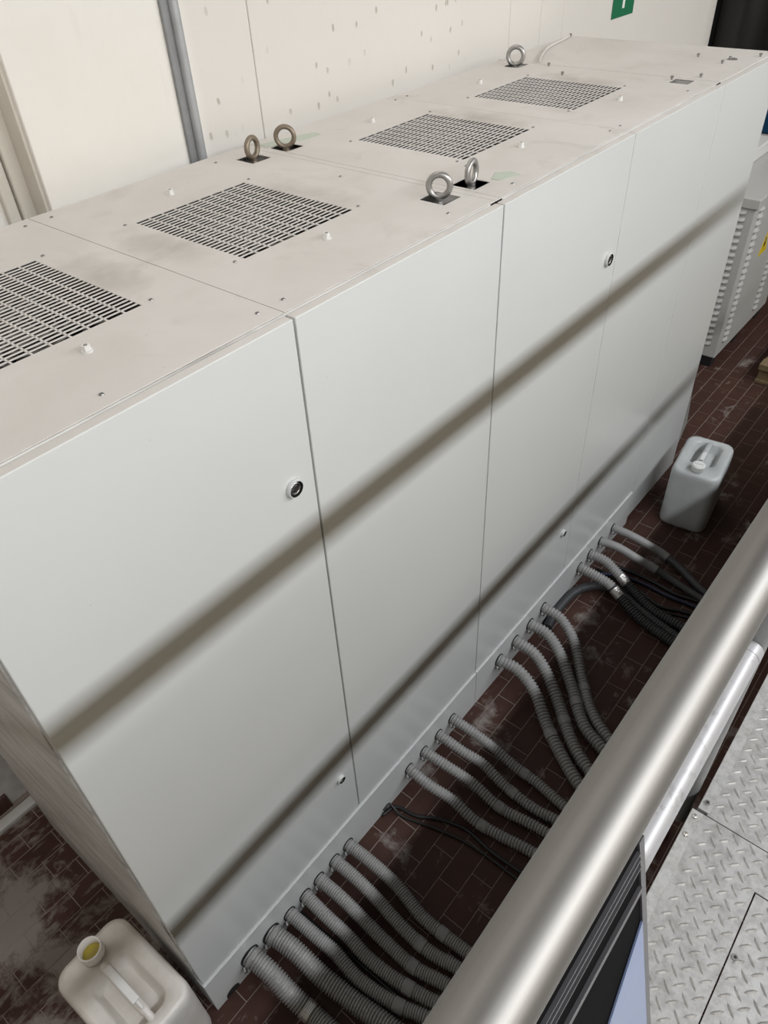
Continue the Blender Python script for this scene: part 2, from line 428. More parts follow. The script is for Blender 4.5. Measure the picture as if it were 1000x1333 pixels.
# passage closing walls beyond the corner, darkness put into their black colour
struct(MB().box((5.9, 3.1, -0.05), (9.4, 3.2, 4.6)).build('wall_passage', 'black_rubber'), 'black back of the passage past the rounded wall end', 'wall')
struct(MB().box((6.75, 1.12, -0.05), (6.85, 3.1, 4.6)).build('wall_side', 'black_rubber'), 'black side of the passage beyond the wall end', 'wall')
wl = MB().box((-3.4, YL, -0.05), (0.135, YL + 0.18, 4.6))
wlo = struct(wl.build('wall_left', 'wall'), 'recessed whitewashed wall bay left of the corner', 'wall')
MB().box((-3.4, YL - 0.006, 0.0), (0.13, YL + 0.02, 0.42)).build('bare_plaster', 'wall_rough', wlo, 'dirty bare plaster at the foot of the wall')
# corner strips in the recess
t1 = MB()
t1.box((0.052, YL - 0.022, 0.0), (0.086, YL + 0.01, 4.6), bev=0.003, seg=1)
t1.box((0.090, YL - 0.034, 0.0), (0.131, YL + 0.01, 4.6), bev=0.003, seg=1)
struct(t1.build('trim_1', 'reveal'), 'pale corner strips in the wall recess', 'trim')
# darker-coloured return of the right bay, with its light chamfered arris
t2 = MB().box((0.128, YR + 0.016, 0.0), (0.1365, YL + 0.02, 4.6))
struct(t2.build('trim_2', 'reveal'), 'darker concrete return where the wall steps forward', 'trim')
# unseen hall wall behind the camera, added to block low ambient light
struct(MB().box((-3.5, -8.1, -0.05), (9.5, -8.0, 5.0)).build('wall_front', 'hall'), 'unseen plain beige hall wall on the far side of the walkway', 'wall')
cm = thing('fade_column', 'black glossy round column added to fade the wall end to dark', 'column', (5.62, 1.02, 0))  # added so its grazing reflection fades the wall into black
MB().cyl((5.62, 1.02, 0.0), (5.62, 1.02, 4.4), 0.20, 48).build('shaft', 'gloss_black', cm)
MB().cyl((5.62, 1.02, 0.0), (5.62, 1.02, 0.10), 0.215, 48).build('base_ring', 'black_rubber', cm)
struct(MB().box((-3.6, -8.0, -0.05), (-3.5, 1.3, 5.0)).build('wall_end_near', 'hall'), 'unseen beige hall wall beyond the near end of the walkway', 'wall')  # unseen, added to shut out ambient light from the near end
struct(MB().box((9.5, -8.0, -0.05), (9.6, 3.2, 5.0)).build('wall_end_far', 'hall'), 'unseen beige hall wall beyond the far end of the walkway', 'wall')  # unseen, added to shut out ambient light from the far end
# kerb and skirting at the foot of the left wall
tag(MB().box((-3.2, 1.145, -0.006), (-0.3, 1.192, 0.022), bev=0.006, seg=3).build('floor_kerb', 'kerb'), 'pale low kerb strip along the floor at the foot of the wall', 'kerb')
sk = MB()
for i in range(9): sk.box((-0.806 - 0.183 * (i + 1) + 0.002, 1.222, -0.006), (-0.806 - 0.183 * i - 0.002, YL, 0.085), bev=0.002, seg=1)
struct(sk.build('baseboard_left', 'skirt'), 'brown skirting tiles ending beside the cabinet', 'baseboard')

# ------------------------------------------------------------------ wall-mounted things
d = thing('cable_conduit', 'grey galvanised channel running up the wall behind the cabinets', 'conduit', (0.665, YR, 0))
MB().box((0.642, YR - 0.012, 0.02), (0.672, YR - 0.0005, 4.4), bev=0.002, seg=1).build('channel', 'galv_dark', d)
MB().cyl((0.684, YR - 0.016, 0.02), (0.684, YR - 0.016, 4.4), 0.0155, 14).build('tube', 'galv', d, 'lighter round tube')
clip = MB().box((-0.035, -0.004, -0.012), (0.04, 0.0, 0.012), bev=0.001, seg=1).mesh('clip', 'galv')
for z in (1.9, 3.1): place('clip', clip, (0.662, YR - 0.0325, z), d)
s = thing('safety_sign', 'green safety sign with a white symbol on the wall', 'sign', (3.735, YR - 0.001, 2.172))
MB().box((3.606, YR - 0.006, 2.172), (3.866, YR - 0.001, 2.432), bev=0.001, seg=1).build('sign_plate', 'sign_green', s)
sg = MB()
yy0, yy1 = YR - 0.0075, YR - 0.0058
def flatpoly(mb, pts, y0, y1):
    n = len(pts)
    vs = [(x, y0, z) for x, z in pts] + [(x, y1, z) for x, z in pts]
    mb.add(vs, [list(range(n)), list(range(n, 2 * n))[::-1]] + [[i, n + i, n + (i + 1) % n, (i + 1) % n] for i in range(n)])
flatpoly(sg, [(3.718, 2.212), (3.744, 2.212), (3.744, 2.262), (3.775, 2.285), (3.775, 2.310), (3.687, 2.310), (3.687, 2.285), (3.718, 2.262)], yy0, yy1)
flatpoly(sg, [(3.70, 2.325), (3.762, 2.325), (3.762, 2.395), (3.70, 2.395)], yy0, yy1)
sg.build('symbol', 'sign_white', s, 'white symbol')

# ------------------------------------------------------------------ switch cabinets
DT = 0.026          # door thickness
ZP, ZT = 0.229, 2.2 # plinth top, roof
X0, XA, XB, XS3, XC, XE = -0.756, 0.0, 0.766, 1.530, 2.286, 2.925
def plate_with_holes(mb, x0, x1, y0, y1, z0, z1, holes):
    xs = sorted({x0, x1, *[h[0] for h in holes], *[h[1] for h in holes]})
    ys = sorted({y0, y1, *[h[2] for h in holes], *[h[3] for h in holes]})
    def solid(i, j):
        if i < 0 or j < 0 or i >= len(xs) - 1 or j >= len(ys) - 1: return False
        cx, cy = (xs[i] + xs[i + 1]) / 2, (ys[j] + ys[j + 1]) / 2
        return not any(h[0] < cx < h[1] and h[2] < cy < h[3] for h in holes)
    for i in range(len(xs) - 1):
        for j in range(len(ys) - 1):
            if not solid(i, j): continue
            a, b, c, e = xs[i], xs[i + 1], ys[j], ys[j + 1]
            mb.add([(a, c, z1), (b, c, z1), (b, e, z1), (a, e, z1)], [[0, 1, 2, 3]])
            mb.add([(a, c, z0), (b, c, z0), (b, e, z0), (a, e, z0)], [[3, 2, 1, 0]])
            if not solid(i - 1, j): mb.add([(a, c, z0), (a, c, z1), (a, e, z1), (a, e, z0)], [[0, 1, 2, 3]])
            if not solid(i + 1, j): mb.add([(b, c, z0), (b, e, z0), (b, e, z1), (b, c, z1)], [[0, 1, 2, 3]])
            if not solid(i, j - 1): mb.add([(a, c, z0), (b, c, z0), (b, c, z1), (a, c, z1)], [[0, 1, 2, 3]])
            if not solid(i, j + 1): mb.add([(a, e, z0), (a, e, z1), (b, e, z1), (b, e, z0)], [[0, 1, 2, 3]])
    return mb
GW, GY0, GY1 = 0.374, 0.297, 0.713
NS, NC = 26, 9
slat_me = MB().box((0.0, -0.0026, -0.0016), (GW, 0.0026, 0.0), bev=0.0004, seg=1).mesh('slat', 'roof')
cross_me = MB().box((-0.0022, GY0, -0.0026), (0.0022, GY1, -0.0002)).mesh('cross_bar', 'roof')
bolt_m = MB(); bolt_m.cyl((0, 0, 0), (0, 0, 0.003), 0.011, 16); bolt_m.cyl((0, 0, 0.003), (0, 0, 0.0135), 0.0085, 6, smooth=False)
bolt_m.cyl((0, 0, 0.0135), (0, 0, 0.0142), 0.004, 10, mi=1)
bolt_me = bolt_m.mesh('bolt', ['white_bolt', 'screw'])
scr = MB(); scr.cyl((0, 0, 0), (0, 0, 0.0022), 0.0052, 12, r2=0.004); scr.box((-0.0035, -0.0007, 0.0018), (0.0035, 0.0007, 0.0025), mi=1)
scr_me = scr.mesh('screw', ['screw', 'dark'])
tall = MB(); tall.cyl((0, 0, 0), (0, 0, 0.013), 0.0038, 8); tall.cyl((0, 0, 0.006), (0, 0, 0.013), 0.0062, 6, smooth=False)
tall_me = tall.mesh('stud', 'screw')

def grille(root, gx):
    cx, cy = gx + GW / 2, (GY0 + GY1) / 2
    g = MB()
    # rim returned below the roof plate, coloured dark to keep the slots shaded
    for a, b in (((gx - 0.004, GY0 - 0.004), (gx, GY1 + 0.004)), ((gx + GW, GY0 - 0.004), (gx + GW + 0.004, GY1 + 0.004)),
                 ((gx, GY0 - 0.004), (gx + GW, GY0)), ((gx, GY1), (gx + GW, GY1 + 0.004))):
        g.box((a[0], a[1], ZT - 0.10), (b[0], b[1], ZT - 0.0022))
    go = g.build('vent_grille', 'fan', root, 'slotted ventilation grille over a fan')
    for i in range(1, NS):
        place('slat', slat_me, (gx, GY0 + (GY1 - GY0) * i / NS, ZT - 0.0002), go)
    for i in range(1, NC):
        place('cross_bar', cross_me, (gx + GW * i / NC, 0, ZT), go)
    # fan under the grille: tray, ring, hub, blades, wire guard
    f = MB()
    f.box((gx - 0.003, GY0 - 0.003, ZT - 0.115), (gx + GW + 0.003, GY1 + 0.003, ZT - 0.105), mi=1)
    f.ring((cx, cy, ZT - 0.075), (0, 0, 1), 0.168, 0.010)
    f.cyl((cx, cy, ZT - 0.10), (cx, cy, ZT - 0.055), 0.055, 24)
    for k in range(7):
        a = 2 * PI * k / 7
        e = Vector((math.cos(a), math.sin(a), 0)); w = Vector((-math.sin(a), math.cos(a), 0))
        c = Vector((cx, cy, ZT - 0.078))
        P = [c + e * 0.05 - w * 0.022 + Vector((0, 0, 0.014)), c + e * 0.05 + w * 0.022 - Vector((0, 0, 0.012)),
             c + e * 0.158 + w * 0.052 - Vector((0, 0, 0.012)), c + e * 0.158 - w * 0.042 + Vector((0, 0, 0.016))]
        f.add(P + [p - Vector((0, 0, 0.003)) for p in P], [[0, 1, 2, 3], [7, 6, 5, 4], [0, 4, 5, 1], [1, 5, 6, 2], [2, 6, 7, 3], [3, 7, 4, 0]])
    fo = f.build('fan', ['fan', 'dark'], root, 'sooty black fan under the grille')
    gd = MB()
    for R in (0.035, 0.06, 0.085, 0.11, 0.135, 0.16): gd.ring((cx, cy, ZT - 0.036), (0, 0, 1), R, 0.0021, n=36, k=6)
    for k in range(4):
        a = PI / 4 + PI / 2 * k
        gd.cyl((cx, cy, ZT - 0.036), (cx + 0.2 * math.cos(a), cy + 0.2 * math.sin(a), ZT - 0.036), 0.0022, 6)
    gd.build('wire_guard', 'guard', fo)
    for sx in (-0.026, GW + 0.026):
        for sy in (GY0 + 0.004, GY1 + 0.006): place('screw', scr_me, (gx + sx, sy, ZT), root)
    for sy in (0.220, 0.812): place('bolt', bolt_me, (cx + 0.006, sy, ZT), root)

def lock(door, x, z, big=True):
    l = MB(); R = 0.024 if big else 0.0165
    y = 0.0
    vs = [(R, y + 0.001), (R, y - 0.006), (R - 0.002, y - 0.011), (R * 0.84, y - 0.011), (R * 0.80, y - 0.002)]
    n = 28
    for (r0, y0), (r1, y1) in zip(vs[:-1], vs[1:]):
        P = []
        for rr_, yy_ in ((r0, y0), (r1, y1)):
            for i in range(n): a = 2 * PI * i / n; P.append((x + rr_ * math.cos(a), yy_, z + rr_ * math.sin(a)))
        l.add(P, [[i, n + i, n + (i + 1) % n, (i + 1) % n] for i in range(n)], 0 if r0 > R * 0.83 and r1 > R * 0.83 else 1, True)
    l.cyl((x, -0.001, z), (x, -0.0035, z), R * 0.81, 24, mi=1)
    l.ring((x, -0.006, z), (0, 1, 0), R * 0.58, R * 0.10, mi=2, n=24, k=8)
    l.cyl((x, -0.003, z), (x, -0.010, z), R * 0.22, 12, mi=2)
    l.box((x - R * 0.42, -0.0085, z - R * 0.09), (x + R * 0.42, -0.004, z + R * 0.09), mi=2)
    return l.build('lock', ['lockring', 'lockblack', 'steel'], door, 'round cam lock with black recess')

def door(root, x0, x1, z0=None, label=None, gl=0.003, gr=0.003):
    z0 = ZP + 0.003 if z0 is None else z0
    mb = MB().box((x0 + gl, 0.0, z0), (x1 - gr, DT, ZT - 0.006), bev=0.0022, seg=2)
    for k, f in enumerate(mb.f):            # upper edge takes the darker roof enamel
        if all(mb.v[i][2] > ZT - 0.0085 for i in f) and sum(mb.v[i][1] for i in f) / len(f) > 0.006: mb.mi[k] = 1
    return mb.build('door', ['enamel', 'roof'], root, label)

def eyebolt(root, x, y, ang, mat, R=0.0275, r=0.0082):
    e = MB(); ax = (math.cos(ang), math.sin(ang), 0)
    e.ring((x, y, ZT + R + 0.004), ax, R, r, n=36, k=14)
    e.cyl((x, y, ZT - 0.026), (x, y, ZT - 0.006), 0.015, 18, r2=0.011)
    e.cyl((x, y, ZT - 0.006), (x, y, ZT + 0.001), 0.011, 18)
    e.cyl((x, y, ZT - 0.09), (x, y, ZT - 0.026), 0.008, 12)
    e.box((x - 0.036, y - 0.036, ZT - 0.096), (x + 0.036, y + 0.036, ZT - 0.09), mi=1)
    return e.build('lifting_eye', [mat, 'dark'], root, 'ring-shaped lifting eye bolt')

def carcass(root, x0, x1, left_open=True):
    c = MB()
    c.box((x0, DT + 0.002, ZP), (x0 + 0.02, 1.0, ZT - 0.004), mi=0)
    c.box((x1 - 0.02, DT + 0.002, ZP), (x1, 1.0, ZT - 0.004), mi=0)
    c.box((x0, 0.975, ZP), (x1, 1.0, ZT - 0.004), mi=0)
    c.box((x0 + 0.02, DT + 0.002, ZP), (x1 - 0.02, DT + 0.012, ZT - 0.12), mi=1)   # dark sheet in place of the shaded gap behind the doors
    c.box((x0 + 0.02, DT + 0.03, ZP), (x1 - 0.02, 0.975, ZP + 0.02), mi=1)
    c.box((x0 + 0.02, DT + 0.03, ZT - 0.19), (x1 - 0.02, 0.975, ZT - 0.18), mi=1)
    c.box((x0, DT + 0.002, ZT - 0.03), (x1, DT + 0.02, ZT - 0.0035), mi=0)
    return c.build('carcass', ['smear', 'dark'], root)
def plinth(root, x0, x1):
    p = MB()
    p.box((x0, -0.007, 0.0), (x1 - 0.0015, 0.03, ZP), bev=0.0016, seg=2)
    p.box((x0, 0.03, 0.0), (x0 + 0.03, 1.0, ZP)); p.box((x1 - 0.03, 0.03, 0.0), (x1, 1.0, ZP)); p.box((x0, 0.97, 0.0), (x1, 1.0, ZP))
    po = p.build('plinth', 'enamel', root)
    return po

# --- near double-door cabinet
ca = thing('switch_cabinet', 'nearest light grey double-door switch cabinet with two roof grilles', 'cabinet', (0.005, 0.5, 0), 'grey switch cabinets in a row')
carcass(ca, X0, XB - 0.001)
pl = plinth(ca, X0, XB - 0.001)
d0 = door(ca, X0, XA); lock(d0, -0.070, 1.809); lock(d0, -0.070, 0.527, False)
d1 = door(ca, XA, XB)
plate_with_holes(MB(), X0, XA - 0.001, DT + 0.002, 0.99, ZT - 0.002, ZT, [(-0.519, -0.519 + GW, GY0, GY1)]).build('roof_plate', 'roof', ca)
plate_with_holes(MB(), XA + 0.001, 0.742, DT + 0.002, 0.99, ZT - 0.002, ZT,
                 [(0.141, 0.141 + GW, GY0, GY1), (0.665, 0.7405, 0.118, 0.200), (0.652, 0.728, 0.820, 0.898)]).build('roof_plate', 'roof', ca)
MB().box((0.7435, DT + 0.002, ZT - 0.03), (XB - 0.001, 0.99, ZT - 0.001), bev=0.0006, seg=1).build('edge_flange', 'roof', ca)
grille(ca, -0.519); grille(ca, 0.141)
eyebolt(ca, 0.702, 0.160, math.radians(212), 'eyesteel'); eyebolt(ca, 0.690, 0.858, math.radians(283), 'eyebrown')
for x, y in ((0.04, 0.07), (-0.034, 0.068), (0.041, 0.942), (-0.036, 0.94), (0.623, 0.074), (0.699, 0.506), (0.598, 0.929), (-0.40, 0.066)): place('screw', scr_me, (x, y, ZT), ca)
# --- second double-door cabinet
cb = thing('switch_cabinet', 'middle light grey switch cabinet between the nearest one and the blank end unit', 'cabinet', (1.526, 0.5, 0), 'grey switch cabinets in a row')
carcass(cb, XB + 0.001, XC - 0.001); plinth(cb, XB + 0.001, XC - 0.001)
d2 = door(cb, XB, XS3, gr=0.0015); lock(d2, 1.464, 1.811); lock(d2, 1.450, 0.540, False)
door(cb, XS3, XC, gl=0.0015, gr=0.0015)
plate_with_holes(MB(), 0.800, XS3 - 0.010, DT + 0.002, 0.99, ZT - 0.002, ZT,
                 [(1.010, 1.010 + GW, GY0, GY1), (0.804, 0.880, 0.118, 0.196), (0.792, 0.871, 0.819, 0.898)]).build('roof_plate', 'roof', cb)
plate_with_holes(MB(), XS3 - 0.0085, XC - 0.002, DT + 0.002, 0.99, ZT - 0.002, ZT,
                 [(1.670, 1.670 + GW, GY0, GY1), (2.196, 2.268, 0.112, 0.188), (2.175, 2.262, 0.832, 0.905)]).build('roof_plate', 'roof', cb)
MB().box((XB + 0.001, DT + 0.002, ZT - 0.03), (0.7985, 0.99, ZT - 0.001), bev=0.0006, seg=1).build('edge_flange', 'roof', cb)
grille(cb, 1.010); grille(cb, 1.670)
eyebolt(cb, 0.838, 0.152, math.radians(280), 'eyesteel'); eyebolt(cb, 0.828, 0.855, math.radians(222), 'eyebrown', 0.0285, 0.0075)
eyebolt(cb, 2.212, 0.868, math.radians(205), 'eyesteel', 0.032, 0.009)
for x, y in ((0.964, 0.256), (0.90, 0.06), (1.49, 0.07), (1.56, 0.07), (1.49, 0.94), (1.56, 0.94), (2.10, 0.07)): place('screw', scr_me, (x, y, ZT), cb)
for x, y in ((2.135, 0.60), (2.262, 0.735), (2.248, 0.195)): place('stud', tall_me, (x, y, ZT), cb)
MB().prism([(0.905, 0.105), (0.975, 0.080), (0.985, 0.120), (0.955, 0.150), (0.900, 0.128)], ZT + 0.0002, ZT + 0.0012).build('tape_patch', 'sealant', cb, 'scrap of pale green tape')
MB().prism([(0.800, 0.905), (0.93, 0.86), (1.00, 0.865), (1.005, 0.90), (0.93, 0.925), (0.80, 0.955)], ZT + 0.0002, ZT + 0.0012).build('tape_patch', 'sealant', cb, 'scrap of pale green tape')
# --- blank end unit
cc = thing('switch_cabinet', 'narrow blank end unit at the far end of the row', 'cabinet', (2.605, 0.5, 0), 'grey switch cabinets in a row')
carcass(cc, XC + 0.001, XE)
door(cc, XC, XE, 0.028, 'plain front panel without a lock', 0.0015, 0.001)
MB().box((XC + 0.004, 0.012, 0.0), (XE - 0.004, 0.99, 0.20)).build('plinth', 'enamel', cc)
plate_with_holes(MB(), XC + 0.001, XE, DT + 0.0005, 1.0, ZT - 0.002, ZT + 0.0002, []).build('roof_plate', 'roof', cc)
for x, y in ((2.69, 0.27), (2.685, 0.135), (2.60, 0.135), (2.795, 0.05), (2.905, 0.985), (2.33, 0.115)): place('stud', tall_me, (x, y, ZT), cc)
MB().cyl((2.70, 0.13, ZT), (2.70, 0.13, ZT + 0.003), 0.022, 20, r2=0.018).build('hole_plug', 'screw', cc)
lp = catmull([(2.30, 0.80, ZT + 0.006), (2.42, 0.86, ZT + 0.006), (2.60, 0.93, ZT + 0.006), (2.80, 0.965, ZT + 0.006), (2.90, 0.985, ZT + 0.006)], 0.02)
ob = MB(); ob.sweep(lp, [0.005] * len(lp), 8)
tag(ob.build('loose_cable', 'roof'), 'dust-coated cable lying on the far corner of the roof', 'cable')
# dark disc in place of a shaded cut-out at the plinth's near foot
MB().cyl((-0.685, -0.0075, 0.012), (-0.685, -0.0068, 0.012), 0.028, 24).build('knockout', 'dark', pl, 'dark disc for a shaded knock-out near the floor')

# ------------------------------------------------------------------ hoses out of the plinth
HOSES = [
 ('shiny', 0.034, [(-0.588, -0.012, 0.117), (-0.579, -0.097, 0.103), (-0.577, -0.19, 0.067), (-0.57, -0.277, 0.039), (-0.565, -0.368, 0.036)]),
 ('shiny', 0.034, [(-0.492, -0.012, 0.098), (-0.478, -0.11, 0.088), (-0.473, -0.23, 0.062), (-0.458, -0.353, 0.039), (-0.441, -0.471, 0.036)]),
 ('ridge', 0.024, [(-0.404, -0.012, 0.086), (-0.398, -0.119, 0.076), (-0.391, -0.212, 0.058), (-0.397, -0.327, 0.036), (-0.373, -0.467, 0.026), (-0.34, -0.57, 0.026)]),
 ('ridge', 0.024, [(-0.325, -0.012, 0.086), (-0.328, -0.112, 0.078), (-0.325, -0.21, 0.060), (-0.329, -0.31, 0.040), (-0.317, -0.422, 0.026), (-0.295, -0.536, 0.026), (-0.273, -0.619, 0.026)]),
 ('ridge', 0.024, [(-0.252, -0.012, 0.087), (-0.249, -0.129, 0.078), (-0.251, -0.231, 0.058), (-0.252, -0.343, 0.036), (-0.249, -0.448, 0.026), (-0.222, -0.57, 0.026)]),
 ('ridge', 0.024, [(-0.168, -0.012, 0.088), (-0.166, -0.116, 0.081), (-0.169, -0.22, 0.062), (-0.179, -0.34, 0.038), (-0.178, -0.461, 0.026), (-0.158, -0.569, 0.026)]),
 ('ridge', 0.024, [(-0.091, -0.012, 0.084), (-0.086, -0.107, 0.078), (-0.085, -0.237, 0.056), (-0.105, -0.365, 0.033), (-0.104, -0.46, 0.026), (-0.099, -0.56, 0.026)]),
 ('ridge', 0.022, [(0.284, -0.012, 0.113), (0.281, -0.109, 0.103), (0.301, -0.208, 0.071), (0.303, -0.322, 0.033), (0.317, -0.426, 0.024), (0.334, -0.523, 0.024)]),
 ('ridge', 0.022, [(0.383, -0.012, 0.113), (0.394, -0.127, 0.099), (0.413, -0.234, 0.063), (0.411, -0.365, 0.028), (0.429, -0.49, 0.024), (0.437, -0.569, 0.024)]),
 ('ridge', 0.022, [(0.486, -0.012, 0.108), (0.49, -0.126, 0.093), (0.508, -0.222, 0.064), (0.498, -0.334, 0.032), (0.492, -0.464, 0.024), (0.503, -0.566, 0.024)]),
 ('ridge', 0.022, [(0.583, -0.012, 0.108), (0.588, -0.113, 0.097), (0.595, -0.217, 0.068), (0.594, -0.325, 0.036), (0.594, -0.428, 0.024), (0.574, -0.55, 0.024)]),
 ('ridge', 0.027, [(0.948, -0.012, 0.135), (0.96, -0.105, 0.121), (0.936, -0.207, 0.075), (0.861, -0.309, 0.033), (0.788, -0.404, 0.029), (0.692, -0.557, 0.029)]),
 ('ridge', 0.027, [(1.085, -0.012, 0.135), (1.084, -0.114, 0.119), (1.048, -0.21, 0.074), (0.969, -0.315, 0.033), (0.841, -0.451, 0.029), (0.772, -0.563, 0.029)]),
 ('ridge', 0.027, [(1.217, -0.012, 0.130), (1.221, -0.105, 0.115), (1.178, -0.205, 0.074), (1.081, -0.32, 0.033), (0.951, -0.443, 0.029), (0.894, -0.561, 0.029)]),
 ('ridge', 0.025, [(1.339, -0.012, 0.138), (1.336, -0.11, 0.124), (1.285, -0.216, 0.074), (1.162, -0.324, 0.030), (1.034, -0.438, 0.027), (0.956, -0.555, 0.027)]),
 ('taped', 0.026, [(1.705, -0.012, 0.115), (1.705, -0.089, 0.110), (1.707, -0.177, 0.092), (1.685, -0.265, 0.058), (1.645, -0.389, 0.029), (1.611, -0.541, 0.028)]),
 ('taped', 0.026, [(1.813, -0.012, 0.126), (1.823, -0.09, 0.116), (1.806, -0.178, 0.086), (1.783, -0.269, 0.049), (1.737, -0.407, 0.028), (1.723, -0.531, 0.028)]),
 ('smooth', 0.022, [(1.927, -0.012, 0.132), (1.95, -0.101, 0.121), (1.975, -0.205, 0.078), (1.993, -0.266, 0.051), (1.996, -0.375, 0.026), (1.963, -0.53, 0.024)]),
 ('smooth', 0.022, [(2.078, -0.012, 0.118), (2.095, -0.112, 0.101), (2.114, -0.207, 0.070), (2.125, -0.294, 0.040), (2.091, -0.407, 0.024), (2.018, -0.537, 0.024)]),
]
LAB = [
 'thick steel-wound hose nearest the corner, first out of the plinth',
 'thick steel-wound hose second from the near corner of the plinth',
 'grey corrugated hose right beside the two thick hoses',
 'second thin grey corrugated hose after the two thick hoses',
 'third thin grey corrugated hose, middle one of the five after the thick hoses',
 'fourth thin grey corrugated hose, last but one of the nearest bunch',
 'fifth thin grey corrugated hose, farthest of the nearest bunch',
 'nearest grey corrugated hose of the four in the second bunch',
 'second grey corrugated hose of the four in the second bunch',
 'third grey corrugated hose of the four in the second bunch',
 'farthest grey corrugated hose of the four in the second bunch, below the cabinet joint',
 'nearest grey corrugated hose of the four bending sharply in the third bunch',
 'second grey corrugated hose of the four bending sharply in the third bunch',
 'third grey corrugated hose of the four bending sharply in the third bunch',
 'farthest grey corrugated hose of the sharply bending third bunch',
 'nearer short ridged hose wrapped in shiny silver tape',
 'farther short ridged hose wrapped in shiny silver tape',
 'nearer smooth grey hose with a grey tape band',
 'farthest smooth grey hose with a grey tape band, toward the canister',
]
TAPE_AT = [0.24, None, 0.46, 0.45, 0.42, 0.40, 0.44, 0.34, 0.35, 0.36, 0.35, 0.40, 0.42, 0.43, 0.44, 0.20, 0.19, 0.27, 0.27]
def frame_at(pts, s):
    acc = 0
    for i in range(1, len(pts)):
        L = (pts[i] - pts[i - 1]).length
        if acc + L >= s: return i
        acc += L
    return len(pts) - 2
for i, (kind, r, P) in enumerate(HOSES):
    P = [Vector(p) for p in P]
    P[0].y = -0.0078
    dirn = (P[-1] - P[-2]).normalized()
    P = P + [P[-1] + Vector((dirn.x * 0.1, -0.15, 0)), P[-1] + Vector((dirn.x * 0.1, -0.35, 0))]
    P[-1].z = P[-2].z = max(P[-3].z, r + 0.002)
    h = thing('corrugated_hose' if kind != 'smooth' else 'smooth_hose', LAB[i], 'hose', (P[0].x, P[0].y, 0), 'cable hoses leaving the cabinet plinth')
    mat = {'shiny': 'hose_shiny', 'ridge': 'hose', 'taped': 'hose', 'smooth': 'hose'}[kind]
    pitch = 0.0105 if kind == 'shiny' else (0.0088 if i < 7 else 0.0122 if i < 11 else 0.0152 if i < 15 else 0.0138)
    if kind == 'smooth':
        pts = catmull(P, 0.012); rad = [r] * len(pts)
    else:
        pts = catmull(P, pitch / 5)
        rad = [r * (1.0, 1.015, 1.0, 0.81, 0.81)[k % 5] for k in range(len(pts))]
    if kind == 'taped':
        cut = frame_at(pts, 0.19)
        MB().sweep(pts[:cut + 1], rad[:cut + 1], 16).build('tube', mat, h)
        MB().sweep(pts[cut:], rad[cut:], 16).build('lower_tube', 'hose_dark', h, 'dark lower end')
    elif kind == 'smooth':
        cut = frame_at(pts, 0.30)
        MB().sweep(pts[:cut + 1], rad[:cut + 1], 16).build('tube', mat, h)
        MB().sweep(pts[cut:], [x * 0.85 for x in rad[cut:]], 14).build('lower_tube', 'hose_dark', h, 'dark lower end')
    else:
        MB().sweep(pts, rad, 16).build('tube', mat, h)
    # collar and clamp at the plinth
    dd = (pts[3] - pts[0]).normalized()
    a = pts[0]
    cl = MB(); cl.cyl(Vector((a.x, -0.0072, a.z)), Vector((a.x, -0.011, a.z)), r * 1.13, 22)
    cl.build('collar', 'cable', h, 'dark rim of the plinth opening')
    MB().cyl(a + dd * 0.010, a + dd * 0.021, r * 1.05, 22).build('clamp_band', mat, h)
    sc = MB(); b = a + Vector((-r * 1.12, -0.016, -r * 0.55))
    sc.cyl(b + Vector((0.004, 0.006, 0)), b + Vector((-0.004, -0.008, 0)), 0.0062, 10); sc.ring(b + Vector((-0.003, -0.007, 0)), (-0.5, -0.8, 0), 0.004, 0.002, n=12, k=6)
    sc.build('clamp_screw', 'steel', h, 'bright clamp screw')
    if TAPE_AT[i]:
        k0 = frame_at(pts, TAPE_AT[i]); step = pitch / 5 if kind != 'smooth' else 0.012
        k1 = min(len(pts) - 2, k0 + max(2, int((0.055 if kind in ('taped', 'smooth') else 0.035) / step)))
        tp = MB(); seg = pts[k0:k1 + 1]
        tp.sweep(seg, [r * (1.04 + 0.025 * math.sin(j * 1.9)) for j in range(len(seg))], 16)
        tp.build('tape_band', 'tape' if kind in ('taped', 'shiny') else 'tape_grey', h)
# loose cables on the floor
def cable(name, P, r, mat, label, ridged=False):
    pts = catmull([Vector(p) for p in P], 0.0033 if ridged else 0.012)
    rad = [r * (1.0, 1.0, 0.86, 0.86)[k % 4] for k in range(len(pts))] if ridged else [r] * len(pts)
    return tag(MB().sweep(pts, rad, 14 if ridged else 8).build(name, mat), label, 'hose' if ridged else 'cable')
cable('corrugated_hose', [(1.33, -0.05, 0.026), (1.42, -0.034, 0.026), (1.52, -0.034, 0.03), (1.605, -0.045, 0.036), (1.681, -0.080, 0.036), (1.735, -0.14, 0.030), (1.745, -0.24, 0.026), (1.70, -0.36, 0.026), (1.66, -0.52, 0.026), (1.60, -0.8, 0.026)], 0.0235, 'hose_dark', 'black corrugated hose lying on the floor under the taped hoses', True)
cable('cable', [(1.80, -0.06, 0.02), (1.871, -0.17, 0.016), (1.893, -0.295, 0.012), (1.887, -0.42, 0.012), (1.90, -0.554, 0.012), (1.93, -0.85, 0.012)], 0.0105, 'cable_blue', 'navy blue cable on the floor between taped and smooth hoses')
cable('cable', [(1.85, -0.05, 0.012), (1.845, -0.17, 0.010), (1.83, -0.30, 0.010), (1.80, -0.42, 0.010), (1.84, -0.55, 0.010), (1.90, -0.85, 0.010)], 0.0085, 'cable', 'thin black cable on the floor left of the navy cable')
cable('cable', [(1.91, -0.05, 0.012), (1.935, -0.20, 0.010), (1.935, -0.34, 0.010), (1.925, -0.45, 0.010), (1.95, -0.58, 0.010), (2.0, -0.85, 0.010)], 0.0095, 'cable', 'thick black cable on the floor below the nearer smooth hose')
